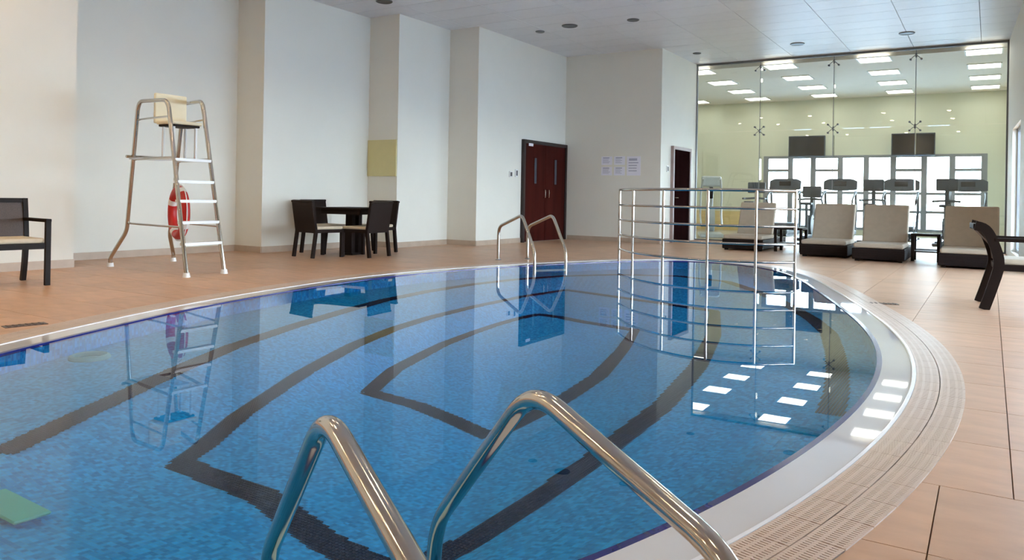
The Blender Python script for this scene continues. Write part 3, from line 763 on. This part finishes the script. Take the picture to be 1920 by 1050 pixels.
# --- lifebuoy
bu = Vector((math.cos(R(161)), math.sin(R(161)), 0)); bv = Vector((0, 0, 1))
lb = empty('lifebuoy', (-8.06, 5.525, 0.70), 0, 'red lifebuoy ring with white bands hanging on the lifeguard chair', 'lifebuoy')
mb = MB()
pts = [(bu * math.cos(2 * PI * i / 40) + bv * math.sin(2 * PI * i / 40)) * 0.265 for i in range(40)]
mb.tube(pts, 0.052, 14, True); mb.build('ring', 'red', lb, True)
for a in (20, 110, 200, 290):
    t = MB(); t.torus((0, 0, 0), bu, bv, 0.265, 0.0545, 7, 14, R(a), R(a + 16)); t.build('band', 'white', lb, True)
t = MB(); t.tube([(bu * math.cos(a) + bv * math.sin(a)) * (0.325 + 0.018 * abs(math.sin(2 * a))) for a in [2 * PI * i / 48 for i in range(48)]], 0.006, 6, True); t.build('grab_line', 'white', lb, True)

# --- armchairs
def armchair(loc, rz, label, curved, w_=0.62, d_=0.60):
    o = empty('patio_armchair', loc, rz, label, 'armchair', 'patio armchairs')
    hw = w_ / 2; s = 0.045
    for sg in (-1, 1):
        y = sg * (hw - s / 2)
        MB().box(d_ / 2 - s, d_ / 2, y - s / 2, y + s / 2, 0, 0.655).build('front_leg', 'darkwood', o)
        if curved: prof = [(-0.36, 0.0), (-0.30, 0.20), (-0.25, 0.42), (-0.29, 0.60), (-0.355, 0.73), (-0.44, 0.765)]
        else: prof = [(-0.33, 0.0), (-0.29, 0.20), (-0.27, 0.42), (-0.29, 0.64), (-0.32, 0.85)]
        P = catmull([(x, y, z) for x, z in prof], 4, False); mb = MB()
        mb.sweep_xz(P, s, 0.085 if curved else 0.05)
        mb.build('rear_leg', 'darkwood', o)
        MB().rbox(-0.29, d_ / 2, y - 0.028, y + 0.028, 0.622, 0.655, 0.008, 2).build('armrest', 'darkwood', o)
        MB().box(-0.26, d_ / 2 - s, y - 0.018, y + 0.018, 0.36, 0.415).build('side_rail', 'darkwood', o)
    MB().box(d_ / 2 - s, d_ / 2 - 0.01, -hw + s, hw - s, 0.36, 0.415).build('front_rail', 'darkwood', o)
    MB().box(-0.27, -0.24, -hw + s, hw - s, 0.36, 0.415).build('rear_rail', 'darkwood', o)
    MB().rbox(-0.25, d_ / 2 - 0.03, -hw + s + 0.004, hw - s - 0.004, 0.417, 0.465, 0.015, 2).build('seat_cushion', 'cushion', o)
    tp = (-0.435, 0.755) if curved else (-0.318, 0.83)
    MB().bar((tp[0], -hw + s, tp[1]), (tp[0], hw - s, tp[1]), 0.035, 0.045).build('top_rail', 'darkwood', o)
    mid = (-0.275, 0.56) if curved else (-0.285, 0.64)
    mb = MB(); bt = (-0.26, 0.44)
    mb.bar(((bt[0]), 0, bt[1]), (mid[0], 0, mid[1]), w_ - 2 * s, 0.012, up=(1, 0, 0)); mb.bar((mid[0], 0, mid[1]), (tp[0], 0, tp[1] - 0.015), w_ - 2 * s, 0.012, up=(1, 0, 0))
    mb.build('back_sling', 'sling', o)
    return o
armchair((-8.20, 3.72, 0), R(-6), 'brown patio armchair with beige seat cushion at far left wall', False)
armchair((0.30, 8.55, 0), R(4), 'dark patio armchair with curved back seen side-on at right edge', True, 0.68, 0.62)

# --- dining set
dt = empty('dining_table', (-8.53, 8.93, 0), R(8), 'square dark wicker dining table between four chairs', 'table')
MB().rbox(-0.42, 0.42, -0.42, 0.42, 0.715, 0.745, 0.008, 2).build('table_top', 'darkwood', dt)
MB().box(-0.36, 0.36, -0.36, 0.36, 0.64, 0.715).build('apron', 'wicker', dt)
for y in (-0.09, 0.09): MB().box(-0.06, 0.06, y - 0.045, y + 0.045, 0.03, 0.64).build('pedestal', 'wicker', dt)
MB().rbox(-0.10, 0.10, -0.16, 0.16, 0, 0.03, 0.008, 1).build('foot_plate', 'darkwood', dt)
def dchair(loc, rz, label):
    o = empty('dining_chair', loc, rz, label, 'chair', 'wicker dining chairs')
    s = 0.045; W = 0.27; D = 0.25                                       # faces +y
    for sx_ in (-1, 1):
        MB().bar((sx_ * (W - s / 2), D - s / 2, 0), (sx_ * (W - s / 2), D - s / 2, 0.40), s, s).build('leg', 'wicker', o)
        mb = MB(); mb.bar((sx_ * (W - s / 2), -D - 0.03, 0), (sx_ * (W - s / 2), -D + s / 2, 0.40), s, s); mb.build('leg', 'wicker', o)
    MB().box(-W, W, -D, D, 0.37, 0.42).build('seat', 'wicker', o)
    MB().rbox(-W + 0.02, W - 0.02, -D + 0.05, D - 0.005, 0.42, 0.465, 0.015, 2).build('seat_cushion', 'cushion', o)
    mt = Matrix.Translation((0, -D + 0.02, 0.40)) @ Matrix.Rotation(R(9), 4, 'X')
    MB().rbox(-W, W, -0.025, 0.02, -0.03, 0.43, 0.01, 2, mt).build('backrest', 'wicker', o)
    MB().rbox(-W - 0.005, W + 0.005, -0.03, 0.025, 0.425, 0.46, 0.01, 2, mt).build('top_rail', 'darkwood', o)
dchair((-8.60, 8.27, 0), R(-10), 'dark wicker dining chair, leftmost, its back toward the pool')
dchair((-8.17, 8.80, 0), R(95), 'dark wicker dining chair nearest the pool on the right')
dchair((-8.63, 9.50, 0), R(180), 'dark wicker dining chair at the far right end of the table')
dchair((-9.10, 8.88, 0), R(-90), 'dark wicker dining chair against the wall behind the table')

# --- loungers
def lounger(x0, y0, label, wdt=0.78, rz=0):
    o = empty('sun_lounger', (x0 + wdt / 2, y0, 0), rz, label, 'sun lounger', 'cream sun loungers by the glass screen')
    h = wdt / 2
    MB().rbox(-h, h, 0, 1.9, 0.03, 0.215, 0.012, 2).build('base', 'wicker', o)
    for z in (0.06, 0.10, 0.14, 0.18): MB().box(-h + 0.01, h - 0.01, -0.008, 0.004, z - 0.012, z + 0.012).build('slat', 'wicker', o)
    for sx_ in (-1, 1):
        for y in (0.06, 1.84): MB().box(sx_ * (h - 0.07) - 0.03, sx_ * (h - 0.07) + 0.03, y - 0.03, y + 0.03, 0, 0.03).build('foot', 'darkwood', o)
    MB().rbox(-h + 0.02, h - 0.02, 0.0, 0.96, 0.217, 0.295, 0.028, 3).build('seat_cushion', 'lcush', o)
    mt = Matrix.Translation((0, 0.95, 0.25)) @ Matrix.Rotation(R(66), 4, 'X')
    MB().rbox(-h + 0.035, h - 0.035, 0.0, 0.72, -0.0, 0.075, 0.028, 3, mt).build('back_cushion', 'lcush', o)
    MB().box(-h + 0.05, h - 0.05, 0.0, 0.70, -0.03, -0.001, mt).build('back_frame', 'wicker', o)
    MB().bar((0, 1.16, 0.70), (0, 1.55, 0.216), 0.04, 0.03).build('back_prop', 'darkwood', o)
    return o
lounger(-4.42, 14.80, 'cream sun lounger behind the pool railing, farthest left of the row')
lounger(-2.84, 14.12, 'cream sun lounger, second from left beside the railing end')
lounger(-1.93, 13.70, 'cream sun lounger, third from left between lounger and side table')
lounger(-0.66, 13.20, 'cream sun lounger, rightmost behind the dark armchair', 0.82)
def side_table(loc, label, a=0.26, h=0.46):
    o = empty('side_table', loc, 0, label, 'side table', 'side tables between the loungers')
    MB().rbox(-a, a, -a, a, h - 0.04, h, 0.008, 2).build('table_top', 'darkwood', o)
    for sx_ in (-1, 1):
        for sy_ in (-1, 1): MB().box(sx_ * (a - 0.03) - 0.025, sx_ * (a - 0.03) + 0.025, sy_ * (a - 0.03) - 0.025, sy_ * (a - 0.03) + 0.025, 0, h - 0.04).build('leg', 'darkwood', o)
    MB().box(-a + 0.03, a - 0.03, -a + 0.03, a - 0.03, 0.15, 0.17).build('shelf', 'darkwood', o)
side_table((-3.24, 15.3, 0), 'small dark side table right of the farthest left lounger')
side_table((-0.90, 14.55, 0), 'small dark side table left of the rightmost lounger', 0.22)

# --- gym machines
def treadmill(loc, label):
    o = empty('treadmill', loc, 0, label, 'treadmill', 'treadmills facing the gym windows')   # runner faces +y
    MB().rbox(-0.38, 0.38, -1.0, 0.85, 0.06, 0.20, 0.03, 2).build('deck', 'machine', o)
    MB().box(-0.25, 0.25, -0.98, 0.55, 0.20, 0.208).build('belt', 'screen', o)
    MB().rbox(-0.36, 0.36, 0.55, 0.92, 0.18, 0.34, 0.05, 3).build('motor_hood', 'machine2', o)
    for s in (-1, 1):
        MB().box(s * 0.30 - 0.04, s * 0.30 + 0.04, -0.9, 0.8, 0.0, 0.06).build('foot_rail', 'machine', o)
        mb = MB(); mb.tube([(s * 0.36, 0.72, 0.18), (s * 0.40, 0.60, 0.8), (s * 0.40, 0.45, 1.28)], 0.035, 10); mb.build('upright', 'machine2', o, True)
        mb = MB(); mb.tube(fillet([(s * 0.40, 0.46, 1.26), (s * 0.41, 0.15, 1.16), (s * 0.40, -0.12, 1.04), (s * 0.38, -0.02, 0.92)], 0.1, 4), 0.024, 8); mb.build('handrail', 'machine', o, True)
    mb = MB(); n = 9
    arc = [(-0.44 + 0.88 * i / (n - 1)) for i in range(n)]
    poly = [(x, 1.63 - 0.07 * (x / 0.44) ** 6) for x in arc] + [(x, 1.29 + 0.03 * (x / 0.44) ** 2) for x in reversed(arc)]
    vs = [(x, 0.40 + (z - 1.3) * 0.25, z) for x, z in poly] + [(x, 0.50 + (z - 1.3) * 0.25, z) for x, z in poly]; k = len(poly)
    mb.add(vs, [(i, (i + 1) % k, k + (i + 1) % k, k + i) for i in range(k)] + [tuple(range(k)), tuple(range(k, 2 * k))[::-1]])
    mb.build('console', 'machine', o)
    MB().box(-0.16, 0.16, 0.43, 0.445, 1.40, 1.55).build('display', 'screen', o)
for x, lab in ((-5.10, 'dark treadmill, leftmost of four before the gym windows'), (-3.60, 'dark treadmill, second from left under the first television'), (-2.06, 'dark treadmill, third from left under the second television'), (-0.50, 'dark treadmill, rightmost before the gym windows')):
    treadmill((x, 22.75, 0), lab)
def bike(loc, label, h=1.45):
    o = empty('exercise_bike', loc, 0, label, 'exercise bike', 'exercise bikes behind the glass')
    MB().rbox(-0.25, 0.25, 0.42, 0.50, 0, 0.07, 0.02, 2).build('foot_bar', 'machine', o); MB().rbox(-0.25, 0.25, -0.55, -0.47, 0, 0.07, 0.02, 2).build('foot_bar', 'machine', o)
    MB().box(-0.035, 0.035, -0.5, 0.45, 0.05, 0.12).build('beam', 'machine2', o)
    t = MB(); t.tube([(-0.07, 0.15, 0.38), (0.07, 0.15, 0.38)], 0.25, 24); t.build('flywheel_cover', 'machine', o, True)
    MB().tube([(0, 0.28, 0.3), (0, 0.36, 0.8), (0, 0.38, h - 0.15)], 0.045, 10).build('mast', 'machine', o, True)
    MB().tube([(0, -0.2, 0.1), (0, -0.28, 0.88)], 0.035, 10).build('seat_post', 'machine2', o, True)
    MB().rbox(-0.13, 0.13, -0.42, -0.14, 0.88, 0.95, 0.03, 3).build('saddle', 'machine', o)
    MB().tube(fillet([(-0.27, 0.05, 1.02), (-0.27, 0.30, 1.02), (0, 0.36, 1.04), (0.27, 0.30, 1.02), (0.27, 0.05, 1.02)], 0.1, 4), 0.026, 8).build('handlebar', 'machine', o, True)
    MB().rbox(-0.23, 0.23, 0.34, 0.42, h - 0.29, h, 0.03, 3, ).build('console', 'machine', o)
    for s in (-1, 1): MB().box(s * 0.13 - 0.04, s * 0.13 + 0.04, 0.10, 0.20, 0.38 + s * 0.15 - 0.015, 0.38 + s * 0.15 + 0.015).build('pedal', 'screen', o)
for x, y, h, lab in ((-5.30, 20.4, 1.46, 'dark exercise bike, leftmost behind the farthest left lounger'), (-3.88, 20.3, 1.36, 'dark exercise bike behind the railing end'), (-2.44, 20.3, 1.54, 'dark exercise bike behind the third lounger'), (-0.87, 20.3, 1.56, 'dark exercise bike, rightmost, behind the right side table')):
    bike((x, y, 0), lab, h)
# bench between the machines
# white cross trainer at left
ct = empty('cross_trainer', (-6.25, 19.9, 0), R(20), 'white cross trainer machine at left end of the gym', 'cross trainer')
MB().rbox(-0.3, 0.3, -0.75, 0.75, 0.0, 0.10, 0.03, 2).build('base', 'machine3', ct)
t = MB(); t.tube([(-0.11, 0.45, 0.45), (0.11, 0.45, 0.45)], 0.33, 24); t.build('drive_cover', 'machine3', ct, True)
MB().tube([(0, 0.35, 0.5), (0, 0.25, 1.1), (0, 0.18, 1.5)], 0.06, 12).build('mast', 'machine3', ct, True)
MB().rbox(-0.26, 0.26, 0.08, 0.20, 1.32, 1.60, 0.05, 3).build('console', 'machine3', ct)
for s in (-1, 1):
    MB().tube(fillet([(s * 0.26, -0.45, 0.30), (s * 0.27, 0.22, 0.55), (s * 0.27, 0.15, 1.15), (s * 0.22, -0.12, 1.52)], 0.12, 5), 0.026, 10).build('moving_arm', 'machine3', ct, True)
    MB().rbox(s * 0.2 - 0.08, s * 0.2 + 0.08, -0.62, -0.25, 0.28, 0.33, 0.015, 2).build('foot_plate', 'machine', ct)
MB().rbox(-0.05, 0.05, -0.02, 0.06, 1.0, 1.30, 0.02, 2).build('bottle_holder', 'screen', ct)
